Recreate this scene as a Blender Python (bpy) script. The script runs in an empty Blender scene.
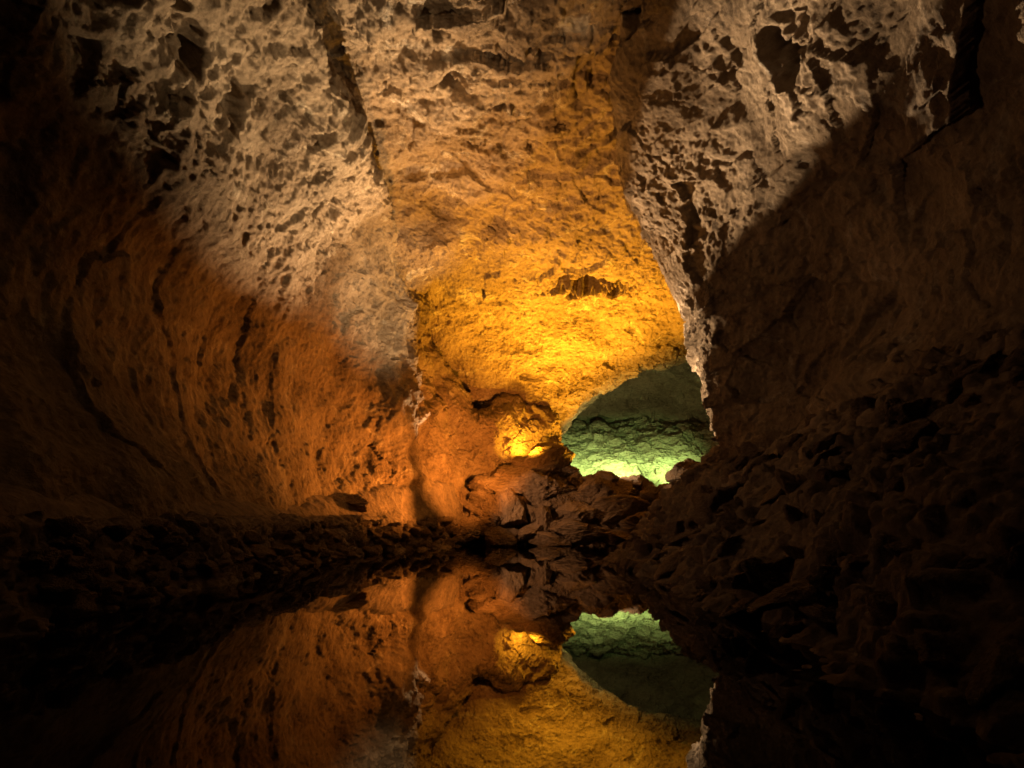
import bpy, math, random
import numpy as np

C = bpy.context.scene.collection
F, HOR, EYE = 700.0, 520.0, 1.5      # focal length in pixels, horizon row, eye height above the pool

def W(px, py, Y):
    """a point of the cave seen along that line of sight, Y metres down the tunnel"""
    return ((px - 512.0) / F * Y, Y, EYE - (py - HOR) / F * Y)

# ---------------------------------------------------------------- noise (numpy)
def _hash(ix, iy, iz, seed):
    h = (ix.astype(np.int64) * 374761393 + iy.astype(np.int64) * 668265263 + iz.astype(np.int64) * 2147483647 + seed * 974634777) & 0xffffffff
    h = ((h ^ (h >> 13)) * 1274126177) & 0xffffffff
    h = ((h ^ (h >> 16)) * 2246822519) & 0xffffffff
    return h ^ (h >> 15)

def rnd(ix, iy, iz, seed):
    return (_hash(ix, iy, iz, seed) & 0xffffff).astype(np.float32) / np.float32(0xffffff)

def gnoise(p, seed=0):
    i = np.floor(p).astype(np.int64); f = (p - i).astype(np.float32)
    u = f * f * f * (f * (f * 6 - 15) + 10)
    out = 0
    for dx in (0, 1):
        wx = u[:, 0] if dx else 1 - u[:, 0]
        for dy in (0, 1):
            wy = u[:, 1] if dy else 1 - u[:, 1]
            for dz in (0, 1):
                wz = u[:, 2] if dz else 1 - u[:, 2]
                h = _hash(i[:, 0] + dx, i[:, 1] + dy, i[:, 2] + dz, seed)
                gx = (h & 0x3ff).astype(np.float32) / 511.5 - 1
                gy = ((h >> 10) & 0x3ff).astype(np.float32) / 511.5 - 1
                gz = ((h >> 20) & 0x3ff).astype(np.float32) / 511.5 - 1
                out = out + wx * wy * wz * (gx * (f[:, 0] - dx) + gy * (f[:, 1] - dy) + gz * (f[:, 2] - dz))
    return out * 1.3

def fbm(p, octs=4, seed=0, gain=0.5, lac=2.03, ridged=False):
    a, s, out = 1.0, 1.0, 0
    for o in range(octs):
        n = gnoise(p * s + 17.3 * o, seed + o)
        if ridged: n = 0.5 - 2 * np.abs(n)
        out = out + a * n
        a *= gain; s *= lac
    return out

def worley(p, seed=0):
    """distance to the nearest and second nearest cell point, and a random number of the nearest cell"""
    i = np.floor(p).astype(np.int64)
    d1 = np.full(len(p), 9.0, np.float32); d2 = d1.copy(); idv = np.zeros(len(p), np.float32)
    for dx in (-1, 0, 1):
        for dy in (-1, 0, 1):
            for dz in (-1, 0, 1):
                cx, cy, cz = i[:, 0] + dx, i[:, 1] + dy, i[:, 2] + dz
                q = np.sqrt((cx + rnd(cx, cy, cz, seed) - p[:, 0]) ** 2 + (cy + rnd(cx, cy, cz, seed + 1) - p[:, 1]) ** 2 + (cz + rnd(cx, cy, cz, seed + 2) - p[:, 2]) ** 2).astype(np.float32)
                r = rnd(cx, cy, cz, seed + 3)
                m = q < d1
                d2 = np.where(m, d1, np.minimum(d2, q)); idv = np.where(m, r, idv); d1 = np.where(m, q, d1)
    return d1, d2, idv

def facets(P, size, amp, seed, step=.5):
    """broken rock: every cell of the rock is a tilted plane of its own, with small cliffs between them"""
    q = P / size; q = q + .28 * np.stack([gnoise(q * 1.4, seed + 5), gnoise(q * 1.4, seed + 6), gnoise(q * 1.4, seed + 7)], 1)
    i = np.floor(q).astype(np.int64)
    d1 = np.full(len(P), 9.0, np.float32); h = np.zeros(len(P), np.float32)
    for dx in (-1, 0, 1):
        for dy in (-1, 0, 1):
            for dz in (-1, 0, 1):
                cx, cy, cz = i[:, 0] + dx, i[:, 1] + dy, i[:, 2] + dz
                a, b, c = rnd(cx, cy, cz, seed), rnd(cx, cy, cz, seed + 1), rnd(cx, cy, cz, seed + 2)
                vx, vy, vz = q[:, 0] - cx - a, q[:, 1] - cy - b, q[:, 2] - cz - c
                d = (vx * vx + vy * vy + vz * vz).astype(np.float32)
                # each cell's own height and tilt
                t = step * (rnd(cx, cy, cz, seed + 3) - .5) + (b - .5) * 1.6 * vx + (c - .5) * 1.6 * vy + (a - .5) * 1.6 * vz
                m = d < d1
                h = np.where(m, t, h); d1 = np.where(m, d, d1)
    return amp * h

def dents(P, spots):
    out = 0
    for (cx, cy, cz), (rx, ry, rz), dep in spots:
        m = (np.abs(P[:, 0] - cx) < 2 * rx + 1) & (np.abs(P[:, 1] - cy) < 2 * ry + 1)
        d = np.full(len(P), 9.0)
        q = P[m]
        n = np.stack([fbm(q * 1.1, 3, 7, .6), fbm(q * 1.1, 3, 8, .6)], 1) * .75
        d[m] = np.sqrt(((q[:, 0] - cx) / rx + n[:, 0]) ** 2 + ((q[:, 1] - cy) / ry + n[:, 1]) ** 2 + ((q[:, 2] - cz) / rz) ** 2)
        out = out - dep * (1 - sstep(.25, 1.0, d)) * (1 + .5 * np.clip(gnoise(P * 2.3, 9), -1, 1))
    return out

def sstep(a, b, x):
    t = np.clip((x - a) / (b - a), 0, 1)
    return t * t * (3 - 2 * t)

def pits(p, size, depth, share, seed):
    """round hollows pressed into the rock: negative displacement"""
    q = p / size + 0.35 * np.stack([gnoise(p / size * 1.7, seed + 5), gnoise(p / size * 1.7, seed + 6), gnoise(p / size * 1.7, seed + 7)], 1)
    d1, d2, r = worley(q, seed)
    rad = 0.22 + 0.30 * r / max(share, 1e-3)
    return np.where(r < share, -depth * (1 - sstep(rad * 0.55, rad, d1)), 0)

# ---------------------------------------------------------------- surfaces
def catmull(ctrl, n, k0=0):
    """ctrl: (k, ..., 3) control points -> (n, ..., 3) smooth samples"""
    k = ctrl.shape[0]
    m = int(n * .06) if k0 else 0; t = np.concatenate([np.linspace(0, k0, m, endpoint=False), np.linspace(k0, k - 1, n - m)]); i = np.minimum(t.astype(int), k - 2); f = t - i
    P = np.concatenate([2 * ctrl[:1] - ctrl[1:2], ctrl, 2 * ctrl[-1:] - ctrl[-2:-1]], 0)
    p0, p1, p2, p3 = P[i], P[i + 1], P[i + 2], P[i + 3]
    f = f.reshape((-1,) + (1,) * (ctrl.ndim - 1))
    return 0.5 * (2 * p1 + (p2 - p0) * f + (2 * p0 - 5 * p1 + 4 * p2 - p3) * f ** 2 + (3 * p1 - p0 - 3 * p2 + p3) * f ** 3)

def resample(G, nu, nv, k0=0):
    a = catmull(np.array(G, float), nu, k0)
    return catmull(a.transpose(1, 0, 2), nv).transpose(1, 0, 2)

def grid_normals(S):
    du = np.gradient(S, axis=0); dv = np.gradient(S, axis=1)
    n = np.cross(du, dv)
    return n / np.maximum(np.linalg.norm(n, axis=2, keepdims=True), 1e-9)

def mesh_from(name, V, quads, mat, smooth=True):
    me = bpy.data.meshes.new(name)
    me.vertices.add(len(V)); me.vertices.foreach_set('co', np.ascontiguousarray(V, np.float32).ravel())
    k = quads.shape[1]
    me.loops.add(quads.size); me.loops.foreach_set('vertex_index', quads.astype(np.int32).ravel())
    me.polygons.add(len(quads))
    me.polygons.foreach_set('loop_start', np.arange(0, quads.size, k, dtype=np.int32))
    me.polygons.foreach_set('loop_total', np.full(len(quads), k, np.int32))
    me.polygons.foreach_set('use_smooth', np.full(len(quads), smooth))
    me.update(calc_edges=True); me.validate()
    me.materials.append(mat)
    return me

def link(name, me, label=None, cat=None, group=None, kind=None):
    o = bpy.data.objects.new(name, me); C.objects.link(o)
    for k, v in (('label', label), ('category', cat), ('group', group), ('kind', kind)):
        if v: o[k] = v
    return o

def surface(name, G, nu, nv, disp, mat, flip=1, kind='structure', k0=0):
    S = resample(G, nu, nv, k0)
    N = grid_normals(S) * flip
    P = S.reshape(-1, 3); n = N.reshape(-1, 3)
    d = disp(P)
    P = P + n * d[:, None]
    idx = np.arange(nu * nv).reshape(nu, nv)
    q = np.stack([idx[:-1, :-1], idx[1:, :-1], idx[1:, 1:], idx[:-1, 1:]], -1).reshape(-1, 4)
    return link(name, mesh_from(name, P, q, mat), kind=kind)

# ---------------------------------------------------------------- materials
def rock_material(name, cols, scale=1.0, bump=0.5, rough=0.95, pale=None, pale_amt=0.0, stretch=(1, 1, 1), bands=0.0):
    m = bpy.data.materials.new(name); m.use_nodes = True
    nt = m.node_tree; nt.nodes.clear(); N = nt.nodes.new; L = nt.links.new
    out = N('ShaderNodeOutputMaterial'); b = N('ShaderNodeBsdfPrincipled'); L(b.outputs[0], out.inputs[0])
    b.inputs['Roughness'].default_value = rough; b.inputs['Specular IOR Level'].default_value = 0.25
    tc = N('ShaderNodeTexCoord'); mp = N('ShaderNodeMapping'); L(tc.outputs['Object'], mp.inputs[0])
    mp.inputs['Scale'].default_value = tuple(scale * s for s in stretch)
    def noise(s, det, r=0.6, dist=0.0):
        n = N('ShaderNodeTexNoise'); n.inputs['Scale'].default_value = s; n.inputs['Detail'].default_value = det
        n.inputs['Roughness'].default_value = r; n.inputs['Distortion'].default_value = dist; L(mp.outputs[0], n.inputs[0]); return n
    n1 = noise(0.35, 7, 0.62, 0.4); n2 = noise(3.6, 12, 0.78)
    mix = N('ShaderNodeMath'); mix.operation = 'MULTIPLY_ADD'; L(n2.outputs[0], mix.inputs[0]); mix.inputs[1].default_value = 0.75
    sub = N('ShaderNodeMath'); sub.operation = 'MULTIPLY_ADD'; L(n1.outputs[0], sub.inputs[0]); sub.inputs[1].default_value = 0.9; sub.inputs[2].default_value = -0.325
    L(sub.outputs[0], mix.inputs[2])
    cr = N('ShaderNodeValToRGB'); e = cr.color_ramp.elements
    e[0].position = 0.28; e[1].position = 0.75
    e[0].color = (*cols[0], 1); e[1].color = (*cols[-1], 1)
    for k, c in enumerate(cols[1:-1]):
        x = e.new(0.28 + 0.47 * (k + 1) / (len(cols) - 1)); x.color = (*c, 1)
    L(mix.outputs[0], cr.inputs[0]); col = cr.outputs[0]
    if pale:
        n3 = noise(0.75, 8, 0.7, 0.8)
        r3 = N('ShaderNodeMapRange'); r3.inputs[1].default_value = 0.60 - 0.06 * pale_amt; r3.inputs[2].default_value = 0.72
        L(n3.outputs[0], r3.inputs[0])
        mx = N('ShaderNodeMix'); mx.data_type = 'RGBA'; L(r3.outputs[0], mx.inputs[0]); L(col, mx.inputs[6]); mx.inputs[7].default_value = (*pale, 1)
        col = mx.outputs[2]
    L(col, b.inputs['Base Color'])
    # bump: grains, small pits, cracks
    v = N('ShaderNodeTexVoronoi'); v.inputs['Scale'].default_value = 4.5; L(mp.outputs[0], v.inputs[0])
    nb = noise(2.6, 9, 0.78)
    vs = N('ShaderNodeMath'); vs.operation = 'MULTIPLY_ADD'; L(v.outputs[0], vs.inputs[0]); vs.inputs[1].default_value = 0.35; L(nb.outputs[0], vs.inputs[2])
    bp = N('ShaderNodeBump'); bp.inputs['Strength'].default_value = bump; bp.inputs['Distance'].default_value = 0.5
    L(vs.outputs[0], bp.inputs['Height']); L(bp.outputs[0], b.inputs['Normal'])
    return m

M_wall = rock_material('lava_wall_rock', [(.09, .062, .04), (.20, .15, .10), (.28, .22, .155), (.38, .31, .23)], bump=0.8, pale=(.46, .40, .31), pale_amt=0.3)
M_ceil = rock_material('lava_ceiling_rock', [(.10, .07, .045), (.21, .155, .105), (.28, .215, .15), (.38, .31, .23)], bump=0.8, pale=(.52, .48, .42), pale_amt=0.6, stretch=(1, .8, 1.6))
M_right = rock_material('dark_lava_rock', [(.08, .06, .042), (.19, .145, .10), (.27, .215, .155), (.38, .31, .24)], bump=0.8, pale=(.42, .38, .33), pale_amt=0.3)
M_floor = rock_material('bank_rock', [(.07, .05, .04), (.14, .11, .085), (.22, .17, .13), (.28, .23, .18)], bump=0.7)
M_boulder = rock_material('boulder_rock', [(.09, .062, .042), (.19, .135, .09), (.26, .195, .14), (.34, .27, .20)], scale=1.6, bump=0.95)
M_far = rock_material('far_chamber_rock', [(.14, .12, .10), (.25, .22, .18), (.33, .30, .25), (.40, .36, .30)], bump=0.8, stretch=(.7, 1, 1.8))

def water_material():
    m = bpy.data.materials.new('still_pool_water'); m.use_nodes = True
    b = m.node_tree.nodes['Principled BSDF']
    b.inputs['Base Color'].default_value = (.004, .0035, .003, 1); b.inputs['Roughness'].default_value = 0.012
    b.inputs['IOR'].default_value = 1.333
    nt = m.node_tree; n = nt.nodes.new('ShaderNodeTexNoise'); n.inputs['Scale'].default_value = 0.7; n.inputs['Detail'].default_value = 2
    tc = nt.nodes.new('ShaderNodeTexCoord'); nt.links.new(tc.outputs['Object'], n.inputs[0])
    bp = nt.nodes.new('ShaderNodeBump'); bp.inputs['Strength'].default_value = 0.02; bp.inputs['Distance'].default_value = 0.02
    nt.links.new(n.outputs[0], bp.inputs['Height']); nt.links.new(bp.outputs[0], b.inputs['Normal'])
    return m
M_water = water_material()

# ---------------------------------------------------------------- relief recipes
def relief_wall(P):
    Y, Z = P[:, 1], P[:, 2]; X = P[:, 0]
    base = 0.9 * fbm(P / 7.0, 4, 3, .45) + 0.16 * fbm(P / 1.6, 4, 11) 
    ang = np.arctan2(Z - EYE, -X)                      # height up the section
    upper = sstep(0.72, 0.88, ang + 0.10 * gnoise(P / 3.0, 40)) # above the brow: pitted clinker crust
    st = P * np.array([1.0, 0.45, 0.45]) + 0
    rough = 0.17 * fbm(P / 0.6, 4, 21, 0.72) + .07 * fbm(P / .27, 2, 29) + facets(P, 1.7, .45, 22) + facets(P, .6, .26, 26) + pits(P, 2.4, 0.6, 0.10, 31) + pits(P, 1.0, 0.40, 0.26, 35) + pits(P, 0.45, 0.22, 0.36, 39)
    drape = 0.065 * fbm(P * np.array([1.0, 0.9, 0.45]) / 0.5, 5, 51, 0.66) + 0.13 * fbm(P * np.array([1, .9, .45]) / 1.9, 4, 55, 0.5)
    base = base + (.8 * gnoise(P / 2.3, 48) + .3 * gnoise(P / .9, 49)) * sstep(33, 37, Y)
    holes = dents(P, [(W(240, 108, 19.3), (.6, .9, 1.2), .6), (W(186, 28, 16.3), (.8, .55, .7), .5), (W(195, 52, 17), (.6, .7, 1.0), .55),
        (W(320, 207, 26.7), (.5, .8, .8), .7), (W(255, 92, 20), (.3, .4, .5), .5), (W(165, 95, 16), (.4, .4, .6), .5), (W(318, 135, 23.5), (.4, .5, .6), .6), (W(345, 262, 30), (.4, .5, .7), .5)])
    return base + holes + upper * rough * 0.5 + (1 - upper) * (drape * .8 + facets(P * np.array([1, 1, .7]), 2.8, .17, 62) + facets(P, .7, .06, 66) + .045 * fbm(P / .3, 2, 69))

def relief_ceil(P):
    Y = P[:, 1]
    near = 1 - sstep(24, 34, Y + 2 * gnoise(P / 5, 70))
    base = 0.8 * fbm(P / 8.0, 4, 71) + 0.20 * fbm(P / np.array([2.6, 1.5, 1.5]), 4, 74)
    rough = 0.12 * fbm(P / 0.6, 5, 81, 0.7) + facets(P * np.array([.7, 1.3, 1]), 1.9, .48, 84) + facets(P, .7, .2, 88) + pits(P * np.array([.7, 1.1, 1]), 2.9, 0.5, 0.12, 83) + pits(P, 0.8, 0.12, 0.22, 87)
    steps = np.abs(np.sin((P[:, 1] * 0.9 + P[:, 0] * 0.35 + 2.5 * gnoise(P / 4, 91)))) ** 0.5
    fine = 0.08 * fbm(P / .6, 4, 93, 0.7) + .04 * fbm(P / .28, 2, 94) + facets(P, 2.2, .30, 96) + facets(P, .6, .12, 98)
    holes = dents(P, [(W(452, 80, 24.5), (.75, .6, 3), .8), (W(541, 52, 23), (.55, .5, 3), .7), (W(476, 150, 28.5), (.9, .3, 3), .3), (W(500, 110, 26), (1.0, .3, 3), .3),
        (W(438, 22, 22), (.3, .5, 3), .4), (W(597, 288, 37.4), (2.9, 1.5, 1.9), 1.6)])
    return base + holes + near * (rough + 0.26 * steps) + (1 - near) * fine

def relief_right(P):
    X, Z = P[:, 0], P[:, 2]
    ang = np.arctan2(Z - EYE, X)
    upper = sstep(0.80, 0.95, ang)
    base = 0.75 * fbm(P / 6.0, 3, 101) + 0.16 * fbm(P / 2.0, 3, 105, 0.5)
    T = np.stack([P[:, 0], P[:, 1] * .75 - P[:, 2] * .45, P[:, 2] * .5 + P[:, 1] * .3], 1)
    rough = 0.15 * fbm(T / 0.6, 4, 111, 0.7) + .06 * fbm(P / .27, 2, 118) + facets(T, 2.4, .5, 112, .6) + facets(T, .85, .26, 114) + pits(P, 1.6, .4, .12, 116) + pits(P, 0.8, 0.18, 0.16, 119)
    low = 0.10 * fbm(P / 0.6, 4, 121, 0.7) + facets(P * np.array([1, .8, 1.3]), 3.0, .5, 122) + facets(P, .9, .2, 126)
    holes = dents(P, [(W(790, 50, 16.8), (.8, 1.0, .9), .9), (W(718, 52, 19.4), (.5, .8, .8), .8), (W(845, 100, 14), (.5, 1.0, 1.0), .8), (W(672, 165, 22), (.4, .6, .8), .6)])
    return base + holes + upper * rough * .68 + (1 - upper) * low

def relief_bank(P):
    d1, d2, r = worley(P / 0.55, 131)
    e1, e2, r2 = worley(P / 0.25, 135)
    return 0.35 * fbm(P / 2.5, 4, 139, .6) + 0.05 * fbm(P / .3, 3, 138) + (.04 + .16 * sstep(-.3, .5, gnoise(P / 1.7, 137))) * (sstep(0, 0.35, d2 - d1) * (0.5 + r)) + 0.06 * sstep(0, .3, e2 - e1)

def relief_left_bank(P):
    stones = sstep(1.75, 1.35, P[:, 2])                # the stacked stones stop at the edge of the path
    smooth = 0.22 * fbm(P / 2.2, 4, 145) + 0.05 * fbm(P / 0.5, 4, 149)
    return stones * relief_bank(P) + (1 - stones) * smooth

def relief_far(P):
    lay = fbm(P / np.array([3.5, 2.5, .9]), 5, 151, 0.6, ridged=True)
    low = sstep(8.0, 5.0, P[:, 2])
    return 0.7 * fbm(P / 5, 3, 155) + low * (facets(P * np.array([.7, 1, 1.6]), 1.5, .45, 168) + 0.5 * lay + pits(P * np.array([.7, 1, 1.2]), 2.5, 0.9, 0.3, 157)) + (1 - low) * (0.2 * lay + .2 * fbm(P / 1.2, 4, 161, .6) + facets(P, 2.4, .55, 162) + facets(P, .9, .25, 166))

# ---------------------------------------------------------------- left wall, running on into the far wall
def sec(Y, pts): return [(x, Y, EYE + z) for x, z in pts]
S0 = [(-8.7, -.4), (-9.1, .9), (-9.9, 2.5), (-10.6, 5), (-10.2, 7.5), (-8.9, 9.2), (-7.9, 11.2), (-6.7, 12.8), (-5.6, 13.6), (-5.9, 14.6), (-7.0, 16.6), (-9, 19)]
G = []
for Y, dx in ((-14, 0), (-4, .2), (4, 0), (10, -.3), (14, 0), (18, .2), (22, -.1), (26, .1)):
    G.append(sec(Y, [(x + dx, z) for x, z in S0]))
G.append(sec(30, [(-8.1, -.4), (-8.5, 1.1), (-9.1, 2.7), (-9.5, 5), (-9.2, 7.5), (-8.5, 9.2), (-7.8, 11.2), (-6.7, 12.9), (-5.6, 13.7), (-5.7, 14.6), (-6.8, 16.3), (-8.5, 19)]))
G.append(sec(34, [(-6.6, 0), (-7.0, 1.8), (-7.6, 3.2), (-8.0, 5), (-7.9, 7.2), (-7.4, 9.0), (-6.8, 11.0), (-6.1, 12.8), (-5.3, 13.9), (-5.2, 14.8), (-6, 16), (-8, 18.5)]))
G.append([W(425, 515,  38), W(425, 482, 38), W(418, 445, 38), W(424, 410, 38), W(410, 375, 38), W(409, 342, 38), W(408, 305, 38), W(410, 272, 38), W(414, 248, 38), W(418, 232, 39), W(404, 212, 41), W(370, 190, 45)])
G.append([W(446, 515,  41.5), W(446, 482, 41.5), W(445, 452, 41.8), W(442, 415, 42), W(438, 382, 42), W(434, 352, 41.6), W(430, 322, 41), W(428, 298, 40.6), W(428, 276, 40.6), W(430, 262, 43), W(418, 245, 46), W(390, 220, 50)])
def col(px, Y, pys, back):
    n = len(pys)
    return [W(px - .6 * k * k / n, py, Y + (0, 0, .1, .1, 0, -.2, -.2, .1, .9)[k]) for k, py in enumerate(pys)] + [W(px - 8, pys[-1] + 4, Y + back), W(px - 14, pys[-1] + 6, Y + back + 4), W(px - 20, pys[-1] + 8, Y + back + 7)][:12 - n]
G.append(col(457, 43.2, (515, 484, 464, 444, 424, 404, 384, 366, 352), 4))
G.append(col(478, 44.0, (515, 484, 468, 454, 442, 432, 424, 418, 413), 4))
G.append(col(500, 44.4, (515, 486, 468, 452, 438, 424, 412, 404, 400), 4))
G.append(col(526, 44.8, (515, 486, 468, 452, 436, 422, 410, 402, 398), 4))
G.append(col(550, 45.0, (515, 488, 470, 455, 440, 427, 416, 409, 404), 4))
G.append(col(564, 45.8, (515, 490, 475, 462, 450, 440, 431, 424, 418), 4))
G.append([W(548 - k, 515 - 9 * k, 49.5) for k in range(12)])
assert len({len(r) for r in G}) == 1, [len(r) for r in G]
surface('cave_wall', G, 1000, 560, relief_wall, M_wall, flip=1, k0=3.2)

# ---------------------------------------------------------------- ceiling and the yellow far wall
cols_near = [-10, -7.5, -5, -2.5, 0, 2.5, 5, 7.5, 10, 13]
G = []
for Y, z in ((-14, 15.2), (-6, 15.4), (2, 15.6), (9, 15.8), (14, 15.8), (18, 15.7), (21, 15.6), (24, 15.5), (27, 15.2), (30, 14.7), (32.5, 13.9)):
    G.append([(x, Y, EYE + z - 0.015 * (x - 0.5) ** 2 + (1.0 if x <= -5 else 0) + (.4 if x == -2.5 else 0)) for x in cols_near])
pxs = [370, 420, 465, 512, 555, 600, 645, 690, 735, 780]
def far_row(spec):                                     # (py, Y) or one (py, Y) per column
    return [W(px, *(spec if isinstance(spec, tuple) else spec[k])) for k, px in enumerate(pxs)]
G.append(far_row([(250, 34.5), (252, 34.6), (254, 34.6), (256, 34.6), (258, 34.6), (260, 34.6), (262, 34.8), (268, 35), (270, 35), (270, 35)]))
G.append(far_row([(276, 37), (276, 37), (278, 37), (282, 37.2), (286, 37.5), (288, 37.5), (290, 37.5), (292, 38), (295, 38), (295, 38)]))
G.append(far_row([(300, 40), (304, 40.5), (308, 40.5), (312, 40.2), (316, 40.2), (318, 40.2), (320, 40.5), (325, 41), (328, 41), (330, 41)]))
G.append(far_row([(335, 42.5), (338, 42.8), (342, 42.8), (346, 42.5), (348, 42.2), (346, 42.2), (344, 42.5), (344, 43), (345, 43), (345, 43)]))
G.append(far_row([(370, 44.5), (372, 44.8), (376, 44.8), (380, 44.6), (380, 44.2), (372, 44), (362, 44.5), (358, 45), (356, 45), (356, 45)]))
G.append(far_row([(400, 46), (404, 46.5), (408, 46.5), (410, 46.2), (408, 45.8), (390, 45.6), (371, 46), (364, 46.5), (360, 47), (360, 47)]))
G.append(far_row([(430, 47), (434, 47.5), (438, 47.5), (440, 47.2), (428, 47), (396, 48), (370, 49), (362, 50), (358, 50), (358, 50)]))
G.append(far_row([(470, 48), (474, 48.5), (478, 48.5), (478, 48.2), (440, 50), (392, 52), (362, 53), (352, 54), (350, 54), (350, 54)]))
surface('cave_ceiling', G, 760, 560, relief_ceil, M_ceil, flip=1, k0=4.5)

# ---------------------------------------------------------------- green chamber beyond
G = []
cx, cy, rx, ry, rz, z0 = 9.5, 49.0, 9.8, 13.5, 11.5, EYE + 2.0
for a in np.linspace(-3, 183, 14):
    row = []
    for e in (-35, -12, 0, 12, 25, 40, 55, 70, 84):
        ca, sa, ce, se = math.cos(math.radians(a)), math.sin(math.radians(a)), math.cos(math.radians(e)), math.sin(math.radians(e))
        row.append((cx + rx * ca * ce, cy + ry * sa * ce, z0 + (rz if e > 0 else 5) * se))
    G.append(row)
surface('chamber_wall', G, 520, 360, relief_far, M_far, flip=1)

G = []
for Y, z in ((45.5, .6), (47.5, 1.7), (50, 2.5), (52.5, 3.6), (55, 5.2), (58, 7.2), (62, 9)):
    G.append([(x, Y - .12 * (x - 8) ** 2 * (Y - 45) / 18 * .5, EYE + z * (1 + .06 * math.sin(x))) for x in (-2, 1, 4, 7, 10, 13, 16, 20)])
surface('chamber_floor', G, 300, 420, lambda P: 1.0 * relief_far(P) + .5 * relief_bank(P), M_far, flip=-1)

# ---------------------------------------------------------------- right wall
R0 = [(7.6, 1.9), (9.2, 3.4), (10.0, 5.6), (9.4, 7.8), (7.6, 9.8), (6.5, 11.4), (5.6, 12.8), (4.6, 13.9), (3.6, 14.9), (5.0, 18)]
G = []
for Y, dx in ((-14, .3), (-5, 0), (2, .3), (7, 0), (11, .2), (15, 0), (19, -.1)):
    G.append(sec(Y, [(x + dx, z) for x, z in R0]))
G.append(sec(22.5, [(7.6, 2.0), (8.8, 3.4), (9.2, 5.6), (8.8, 7.6), (7.4, 9.4), (6.3, 11.0), (5.3, 12.4), (4.4, 13.6), (3.5, 14.8), (5, 18)]))
G.append([W(726, 462, 25.3), W(722, 425, 25.2), W(712, 380, 25.2), W(706, 330, 25.3), W(690, 290, 25.4), W(668, 245, 25.2), W(645, 195, 25), W(635, 150, 24.5), W(622, 110, 24), W(640, 20, 24)])
G.append([W(722, 455, 27), W(711, 415, 27), W(698, 375, 27), W(690, 330, 27), W(666, 285, 27), W(640, 242, 27), W(622, 198, 27), W(618, 165, 26.5), W(616, 120, 26), W(640, 60, 26)])
G.append([W(735, 455, 29), W(725, 415, 29), W(712, 375, 29), W(704, 330, 29), W(682, 285, 29), W(656, 242, 29), W(636, 198, 29), W(628, 175, 29), W(625, 150, 28), W(650, 110, 28)])
G.append([(11, 31, 3), (11, 31, 5), (11, 31, 7), (11, 31, 9), (11, 31.5, 11), (10.5, 31.5, 13), (10, 31.5, 14.5), (9.5, 31, 15.5), (9, 30, 17), (9, 30, 19)])
G.append([(15, 34, 3), (15, 34, 5), (15, 35, 7), (15, 35, 9), (15, 35, 11), (15, 35, 13), (15, 35, 14.5), (14, 35, 15.5), (13, 34, 17), (13, 34, 19)])
surface('rock_wall', G, 760, 560, relief_right, M_right, flip=-1, k0=3.2)

# ---------------------------------------------------------------- banks, path, mound
B0 = [(-5.4, -2.6), (-6.9, -1.5), (-7.2, -.8), (-7.5, -.05), (-8.2, .05), (-9.0, .55), (-12.5, 1.8)]
G = []
for Y in (-14, -5, 2, 7, 11, 15, 19, 23, 27): G.append(sec(Y, B0))
G.append(sec(31, [(-4.6, -2.6), (-6.2, -1.5), (-6.5, -.8), (-6.8, -.02), (-7.5, .2), (-8.3, .9), (-11.5, 2.2)]))
G.append(sec(35, [(-3.2, -2.6), (-4.9, -1.5), (-5.2, -.8), (-5.5, -.02), (-6.0, .5), (-6.7, 1.6), (-9.8, 3.2)]))
G.append(sec(38.5, [(-2, -2.6), (-3.7, -1.5), (-3.9, -.8), (-4.1, 0), (-4.4, .9), (-4.9, 2.1), (-7.8, 4.0)]))
G.append(sec(41, [(-1, -2.6), (-2.9, -1.5), (-3.1, -.8), (-3.2, .1), (-3.5, 1.2), (-4.2, 2.4), (-7.2, 4.0)]))
G.append(sec(45, [(0, -2.6), (-1.5, -1.5), (-1.7, -.8), (-1.8, .4), (-2.0, 1.6), (-2.4, 2.6), (-5.4, 4.2)]))
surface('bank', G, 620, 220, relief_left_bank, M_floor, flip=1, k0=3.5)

G = []
for Y, dx in ((-14, -.6), (-6, -.4), (0, -.3), (5, -.2), (9, 0), (13, .1), (17, .2), (21, .3), (24.5, .4)):
    G.append(sec(Y, [(x + dx, z) for x, z in [(1.8, -2.6), (3.5, -1.5), (4.2, -.7), (5.0, .2), (6.0, 1.2), (7.2, 2.2), (9.5, 3.4)]]))
G.append(sec(27, [(2.6, -2.6), (4.4, -1.5), (4.9, -.5), (5.7, .6), (6.7, 1.6), (7.9, 2.6), (10, 3.6)]))
G.append(sec(31, [(4, -2.6), (5.8, -1.5), (6.4, -.7), (7.2, .2), (8.2, 1.2), (9.6, 2.0), (12, 2.6)]))
G.append(sec(36, [(5, -2.6), (6.8, -1.5), (7.4, -.7), (8.2, .2), (9.2, .8), (10.8, 1.2), (14, 1.8)]))
G.append(sec(42, [(5, -2.6), (7, -1.5), (7.6, -.5), (8.4, .6), (9.8, 1.2), (11.8, 1.4), (16, 2)]))
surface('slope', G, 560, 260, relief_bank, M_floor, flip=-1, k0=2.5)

G = []
mp = [430, 465, 500, 540, 575, 610, 650, 690, 730]
top = [486, 486, 478, 470, 482, 484, 492, 486, 480]
for Y, k in ((39.5, -.25), (41, 0.0), (41.8, .45), (42.8, .78), (44, 1.0)):
    G.append([((p - 512) / F * Y, Y, k * (EYE + (HOR - t) / F * 44)) for p, t in zip(mp, top)])
for Y, k in ((46, .95), (49, .8), (54, .72), (62, .8)):
    G.append([((p - 512) / F * Y * 1.05, Y, k * (EYE + (HOR - t) / F * 44)) for p, t in zip(mp, top)])
surface('mound', G, 320, 420, lambda P: 1.3 * relief_bank(P), M_floor, flip=-1)

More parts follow.
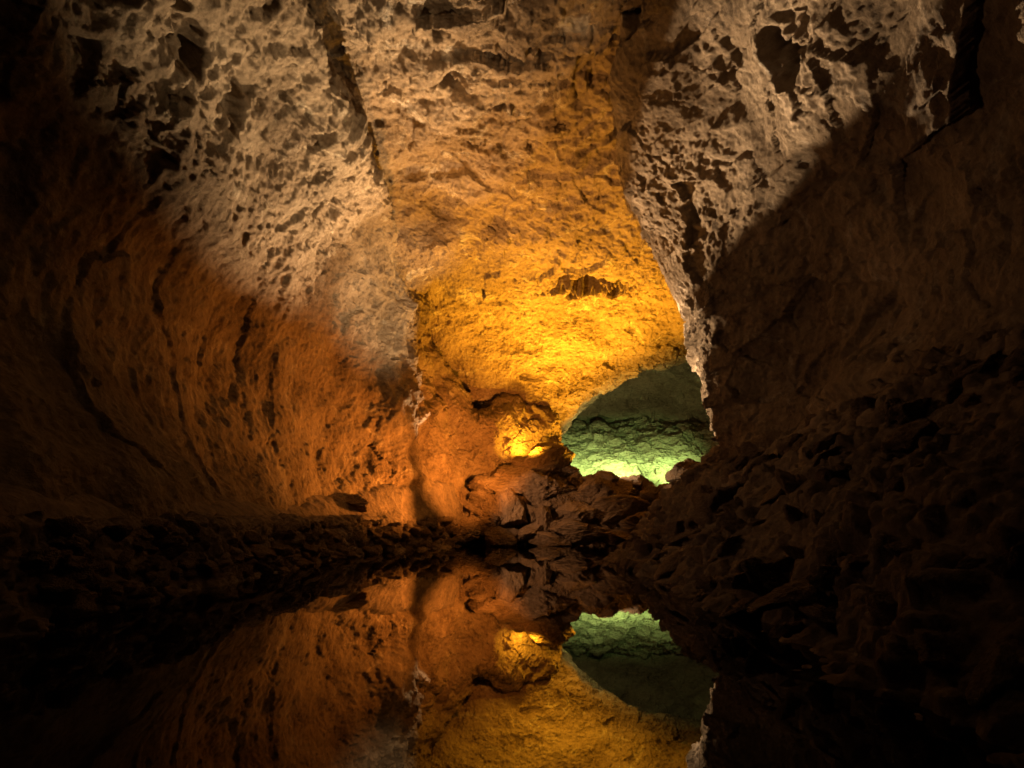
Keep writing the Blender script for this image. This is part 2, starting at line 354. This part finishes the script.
# pool
v = np.array([(-40, -20, 0), (40, -20, 0), (40, 60, 0), (-40, 60, 0)], float)
link('water', mesh_from('water', v, np.array([[0, 1, 2, 3]]), M_water), kind='structure')

# the tunnel behind the photographer, closed off by rock
G = []
for y, s in ((-12, 1.0), (-14, 1.0), (-17, .8), (-19, .3), (-19.5, .02)):
    G.append([(s * 13 * math.cos(a), y, 3 + s * 17 * math.sin(a)) for a in np.linspace(0, 2 * math.pi, 17)])
surface('rock_face', G, 60, 160, lambda P: 0.8 * fbm(P / 3, 4, 171), M_wall, flip=1)

# ---------------------------------------------------------------- boulders
def rock_mesh(name, seed, sub=40, cuts=14, flat=1.0, rough=0.05, dist=(.66, .98)):
    """an angular lump: a ball cut by many planes, then weathered"""
    rg = np.random.RandomState(seed)
    # cube-sphere grid
    n = sub; V = []; Q = []; base = 0
    lin = np.tan(np.linspace(-math.pi / 4, math.pi / 4, n + 1))
    key = {}; faces = []
    A, B = np.meshgrid(lin, lin, indexing='ij')
    allv = []
    for ax in range(3):
        for sg in (-1, 1):
            p = np.zeros((n + 1, n + 1, 3)); p[..., ax] = sg; p[..., (ax + 1) % 3] = A if sg > 0 else B; p[..., (ax + 2) % 3] = B if sg > 0 else A
            allv.append(p.reshape(-1, 3))
            idx = np.arange((n + 1) ** 2).reshape(n + 1, n + 1) + base; base += (n + 1) ** 2
            faces.append(np.stack([idx[:-1, :-1], idx[1:, :-1], idx[1:, 1:], idx[:-1, 1:]], -1).reshape(-1, 4))
    P = np.concatenate(allv); P /= np.linalg.norm(P, axis=1, keepdims=True); faces = np.concatenate(faces)
    u, inv = np.unique(np.round(P, 5), axis=0, return_inverse=True); inv = inv.reshape(-1)
    D = u; faces = inv[faces]
    r = np.full(len(D), 1.25)
    for _ in range(cuts):
        nrm = rg.normal(size=3); nrm /= np.linalg.norm(nrm); d = rg.uniform(*dist)
        c = D @ nrm
        r = np.minimum(r, np.where(c > 1e-3, d / np.maximum(c, 1e-3), 9))
    off = rg.uniform(-50, 50, 3)
    Q = D * r[:, None]
    disp = rough * 2.2 * fbm(Q * 1.3 + off, 3, seed) + rough * fbm(Q * 4 + off, 4, seed + 9, 0.6, ridged=True)
    Q = Q * (1 + disp)[:, None]
    Q[:, 2] *= flat
    return mesh_from(name, Q, faces, M_boulder)

ROCKS = [rock_mesh('boulder', 100 + k, 36, 11 + k % 5, 1.0, 0.05 + 0.02 * (k % 3)) for k in range(12)]
STONES = [rock_mesh('stone', 300 + k, 14, 12, 0.85, 0.07, (.76, 1.0)) for k in range(10)]
rg = random.Random(7)

def put(me, name, loc, size, rot, label, cat, group=None):
    o = link(name, me, label, cat, group)
    o.location = loc; o.scale = size; o.rotation_euler = rot
    return o

# (px, py of its middle, distance, half width px, half height px, depth m, turn, shape, label)
BIG = [
 (543, 466, 43.8, 21, 14, 1.5, 10, 0, 'rounded pinkish brown boulder crowning the highest point of the rock pile'),
 (521, 464, 43.6, 9, 5, .7, 40, 1, 'small dark block just left of the crowning boulder on the pile'),
 (513, 482, 43.0, 24, 12, 1.6, -12, 2, 'broad flat topped dark slab below the crowning boulder'),
 (481, 486, 42.6, 13, 9, 1.0, 25, 3, 'dark humped boulder at the left end of the pile beside the path'),
 (566, 472, 43.9, 9, 7, .8, 60, 4, 'small orange edged rock right of the crowning boulder against the green light'),
 (478, 498, 42.0, 7, 6, .6, 5, 5, 'small lighter stone under the dark humped boulder at the path end'),
 (511, 510, 41.6, 13, 18, 1.3, 0, 6, 'tall squarish block standing upright in the left part of the pile'),
 (541, 492, 42.4, 21, 15, 1.6, 33, 7, 'large shadowed boulder directly under the crowning boulder'),
 (489, 519, 41.2, 12, 7, .9, -20, 8, 'pale topped wedge rock near the water left of the upright block'),
 (543, 518, 41.4, 7, 11, .8, 15, 9, 'narrow upright shard of rock between larger dark boulders'),
 (530, 533, 40.9, 12, 7, .9, -8, 10, 'low orange topped rock near the water below the upright shard'),
 (594, 494, 42.6, 17, 14, 1.5, 18, 11, 'big pointed boulder in the middle of the pile below the green glow'),
 (612, 514, 41.9, 24, 11, 1.5, -14, 0, 'long slanting slab right of the middle of the pile'),
 (573, 513, 41.8, 18, 11, 1.3, 22, 3, 'dark wedge shaped boulder left of the long slanting slab'),
 (603, 482, 43.8, 8, 7, .8, 70, 1, 'small hollow sided rock on the skyline under the brightest green'),
 (622, 489, 43.4, 15, 8, 1.0, -25, 2, 'flat brown slab on the skyline right of the hollow sided rock'),
 (641, 486, 43.4, 9, 10, .9, 30, 6, 'pink lit rock standing on the skyline in front of the green glow'),
 (651, 501, 42.7, 9, 10, .9, -30, 5, 'pink lit rock leaning just below the skyline'),
 (668, 492, 43.0, 9, 8, .9, 45, 9, 'reddish rock in the notch before the far right outcrop'),
 (686, 473, 43.4, 11, 9, 1.0, 12, 8, 'pink outcrop rock at the right end of the pile beside the dark slope'),
 (663, 508, 42.0, 14, 9, 1.1, 20, 10, 'brown rock low in the right part of the pile near the slope'),
 (645, 524, 41.4, 19, 11, 1.3, -10, 11, 'dark broad boulder at the foot of the pile near the slope'),
 (584, 534, 41.0, 24, 10, 1.4, 8, 7, 'very dark wide boulder at the waterline in the middle of the pile'),
 (619, 538, 40.8, 18, 8, 1.1, 35, 4, 'low dark boulder at the waterline right of the middle'),
 (470, 530, 40.9, 14, 9, 1.0, -35, 2, 'low dark rock where the left bank meets the pile'),
 (500, 537, 40.7, 14, 8, 1.0, 12, 1, 'low dark rock at the waterline beneath the pale topped wedge'),
 (551, 541, 40.7, 15, 7, 1.0, 50, 6, 'low dark rock at the waterline between the orange topped rock and wide boulder'),
]
for px, py, Y, hw, hh, dep, turn, sh, lab in BIG:
    x, y, z = W(px, py, Y); s = Y / F
    a = math.radians(turn)
    put(ROCKS[sh], 'boulder', (x, y, z), (hw * s * 1.22, dep * 1.1, hh * s * 1.25), (math.radians(rg.uniform(-14, 14)), math.radians(rg.uniform(-10, 10)), a * .5), lab, 'boulder', 'boulders of the rock pile')

# one separate bump on the path
x, y, z = W(352, 503, 33)
put(ROCKS[4], 'boulder', (x, y, z), (.95, .9, .5), (0, 0, .3), 'low rounded rock on the path at the foot of the orange wall', 'boulder')

# smaller rocks wedged in the pile
for k in range(120):
    px = rg.uniform(455, 695); t = np.interp(px, mp, top)
    f = rg.uniform(0.02, 1.0); Y = 41.0 + 3.0 * f
    z = f ** .7 * (EYE + (HOR - t) / F * 44) + rg.uniform(.0, .35)
    s = rg.uniform(.22, .75)
    put(rg.choice(ROCKS if s > .4 else STONES), 'rock', ((px - 512) / F * Y, Y - .25, z), (s * rg.uniform(.8, 1.5), s, s * rg.uniform(.6, 1)), (rg.uniform(-.5, .5), rg.uniform(-.5, .5), rg.uniform(0, 6.28)),
        'small broken brown rock wedged between the boulders of the pile', 'rock', 'small rocks filling the pile')

# stones stacked in the bank under the path
B = np.array([(x, EYE + z) for x, z in B0])
def bank_x(Y):
    return float(np.interp(Y, [27, 31, 35, 38.5, 41], [0, .7, 2.0, 3.3, 4.2]))
for k in range(250):
    Y = 10.5 + 30 * rg.random() ** 1.15
    z = rg.uniform(.02, 1.38); x = float(np.interp(z, [0, .7, 1.45], [-6.9, -7.2, -7.5])) + bank_x(Y)
    s = rg.uniform(.10, .25) * (1 + .012 * Y)
    put(rg.choice(STONES), 'stone', (x + .05, Y, z), (s, s * rg.uniform(.9, 1.5), s * rg.uniform(.6, .95)), (rg.uniform(-.4, .4), rg.uniform(-.4, .4), rg.uniform(0, 6.28)),
        'dark rough stone stacked in the low bank under the path', 'stone', 'stones of the bank under the path')

# rocks scattered over the right slope
def slope_z(x, Y):
    d = float(np.interp(Y, [0, 5, 9, 13, 17, 21, 24.5, 27], [-.3, -.2, 0, .1, .2, .3, .4, .7]))
    return EYE + float(np.interp(x - d, [1.8, 3.5, 4.2, 5.0, 6.0, 7.2, 9.5], [-2.6, -1.5, -.7, .2, 1.2, 2.2, 3.4]))
for k in range(180):
    Y = 4.5 + 22 * rg.random() ** 1.1; x = rg.uniform(3.4, 7.6)
    s = rg.uniform(.09, .25) * (1 + .02 * Y)
    put(rg.choice(STONES), 'rock', (x, Y, slope_z(x, Y) + s * .2), (s * rg.uniform(1, 1.7), s * rg.uniform(1, 1.5), s * rg.uniform(.5, .9)), (rg.uniform(-.5, .3), -rg.uniform(.2, .8), rg.uniform(0, 6.28)),
        'dark flat rock lying on the shadowed slope beside the pool', 'rock', 'rocks on the shadowed slope')

# ---------------------------------------------------------------- lamps and added fill lights
def flood(loc, power, color, target, size=.5, spread=160):
    from mathutils import Vector
    l = bpy.data.lights.new('lamp_or_fill', 'AREA'); l.shape = 'DISK'; l.size = size; l.energy = power; l.color = color; l.spread = math.radians(spread)
    o = bpy.data.objects.new('lamp_or_fill', l); C.objects.link(o); o.location = loc
    o.rotation_euler = (Vector(target) - Vector(loc)).to_track_quat('-Z', 'Y').to_euler()
    return o
def lamp(kind, loc, power, color, target=None, cone=60, blend=.3, size=.15):
    l = bpy.data.lights.new('lamp_or_fill', kind); l.energy = power; l.color = color; l.shadow_soft_size = size
    o = bpy.data.objects.new('lamp_or_fill', l); C.objects.link(o); o.location = loc
    if kind == 'SPOT':
        l.spot_size = math.radians(cone); l.spot_blend = blend
        from mathutils import Vector
        o.rotation_euler = (Vector(target) - Vector(loc)).to_track_quat('-Z', 'Y').to_euler()
    return o
WARM = (1, .66, .34); YEL = (1, .425, .02); ORA = (1, .29, .035); GRN = (.66, 1, .25); PINK = (1, .66, .36)
# pale, raking the upper left wall and the ceiling from the far end of the left bank
P1 = (-2.4, 39.6, EYE + 1.2)
lamp('SPOT', P1, 50000, WARM, (-6.2, 21.5, EYE + 14.2), 38, .75)
lamp('SPOT', P1, 20000, WARM, (-3.8, 26, EYE + 15), 34, .6)
lamp('SPOT', P1, 5000, WARM, (-6.0, 35, EYE + 11.5), 40, .5)
# pale, from the right bank
for tgt, p, cone in (((-7.4, 15.5, 13.8), 9500, 22), ((-7.2, 21, 13.0), 8000, 26), ((-6.9, 26.5, 12.0), 9500, 30), ((-6.5, 30.5, 11.2), 9500, 28), ((-6.0, 34.5, 10.8), 21000, 30)):
    lamp('SPOT', (6.0, 28.8, EYE + 1.3), p, WARM, (tgt[0], tgt[1], EYE + tgt[2]), cone, .95)
lamp('SPOT', (-6.3, 24.5, EYE + .9), 4200, WARM, (-2.5, 21.8, EYE + 15.5), 40, .35)
# pale, from the left bank up on to the right wall
K = (-4.0, 37.2, EYE + 1.4)
def beam(az, el, p, cone):
    a, e = math.radians(az), math.radians(el)
    lamp('SPOT', K, p, PINK, (K[0] + 20 * math.sin(a) * math.cos(e), K[1] - 20 * math.cos(a) * math.cos(e), K[2] + 20 * math.sin(e)), cone, .12)
beam(24.5, 24.5, 52000, 16); beam(32, 28, 30000, 15); beam(41, 31, 32000, 16); beam(49, 20, 50000, 14); beam(49.5, 12, 50000, 12)
# and from the skyline of the pile on to its edge
lamp('SPOT', (4.6, 43.5, EYE + 3.7), 90000, PINK, (6.9, 26.5, EYE + 7.0), 13, .5)
lamp('SPOT', (5.2, 43.6, EYE + 3.5), 1500, PINK, (10.5, 43.2, EYE + 2.6), 60, .8)
# yellow behind the pile, last an added amber fill on the ceiling before it
flood(W(524, 455, 43.9), 320, YEL, (-1, 45.5, 12))
flood((5.2, 44.4, EYE + 3.0), 1200, YEL, (4.6, 41.6, 14), .5, 118)
flood((1.4, 41.6, EYE + 3.2), 2000, YEL, (1.4, 39.5, 14), .5, 112)
flood((6.3, 39.5, EYE + 2.4), 1900, YEL, (5.3, 38.0, 14), .5, 100)
flood((-6.0, 30, EYE + 1.0), 1000, (1, .43, .10), (1.0, 31, EYE + 14), .5, 80)
# orange on the lower left wall
lamp('SPOT', (-1.0, 36.6, EYE + .5), 10000, ORA, (-7.8, 33.0, EYE + 3.6), 80, .9)
flood((-0.6, 37.6, EYE + 2.4), 900, ORA, (-4.0, 42.5, EYE + 4.5), .4, 130)
# dim warm light over the pile, then an added, dimmer fill over the right side
lamp('SPOT', (-4.4, 35, EYE + 2.6), 3600, (1, .48, .2), (4.0, 43, EYE + .2), 36, .6, .3)
flood((-7.2, 20, EYE + 2.2), 110, (1, .5, .22), (9, 17, EYE + 7), .5, 110)
# green, and last an added olive fill for the chamber roof
for x in (4.2, 7.8, 11.4):
    flood((x, 46.8, EYE + 4.0), 300, GRN, (x + .5, 57, EYE + 2.3), .8, 66)
flood((6.0, 47.5, EYE + 3.5), 330, (.95, .78, .25), (7, 52, 14), .5, 150)

# ---------------------------------------------------------------- world, camera, view
w = bpy.data.worlds.new('World'); bpy.context.scene.world = w; w.use_nodes = True
w.node_tree.nodes['Background'].inputs[0].default_value = (0, 0, 0, 1); w.node_tree.nodes['Background'].inputs[1].default_value = 0.0

cam = bpy.data.cameras.new('camera'); co = bpy.data.objects.new('camera', cam); C.objects.link(co)
cam.sensor_width = 36; cam.lens = 36 * F / 1024; cam.shift_y = (HOR - 384) / 1024
cam.clip_start = .05; cam.clip_end = 500
co.location = (0, 0, EYE); co.rotation_euler = (math.pi / 2, 0, 0)
sc = bpy.context.scene; sc.camera = co
sc.view_settings.view_transform = 'Standard'; sc.view_settings.look = 'None'; sc.view_settings.gamma = 1; sc.view_settings.exposure = 0
sc.cycles.max_bounces = 5; sc.cycles.diffuse_bounces = 3; sc.cycles.use_denoising = True
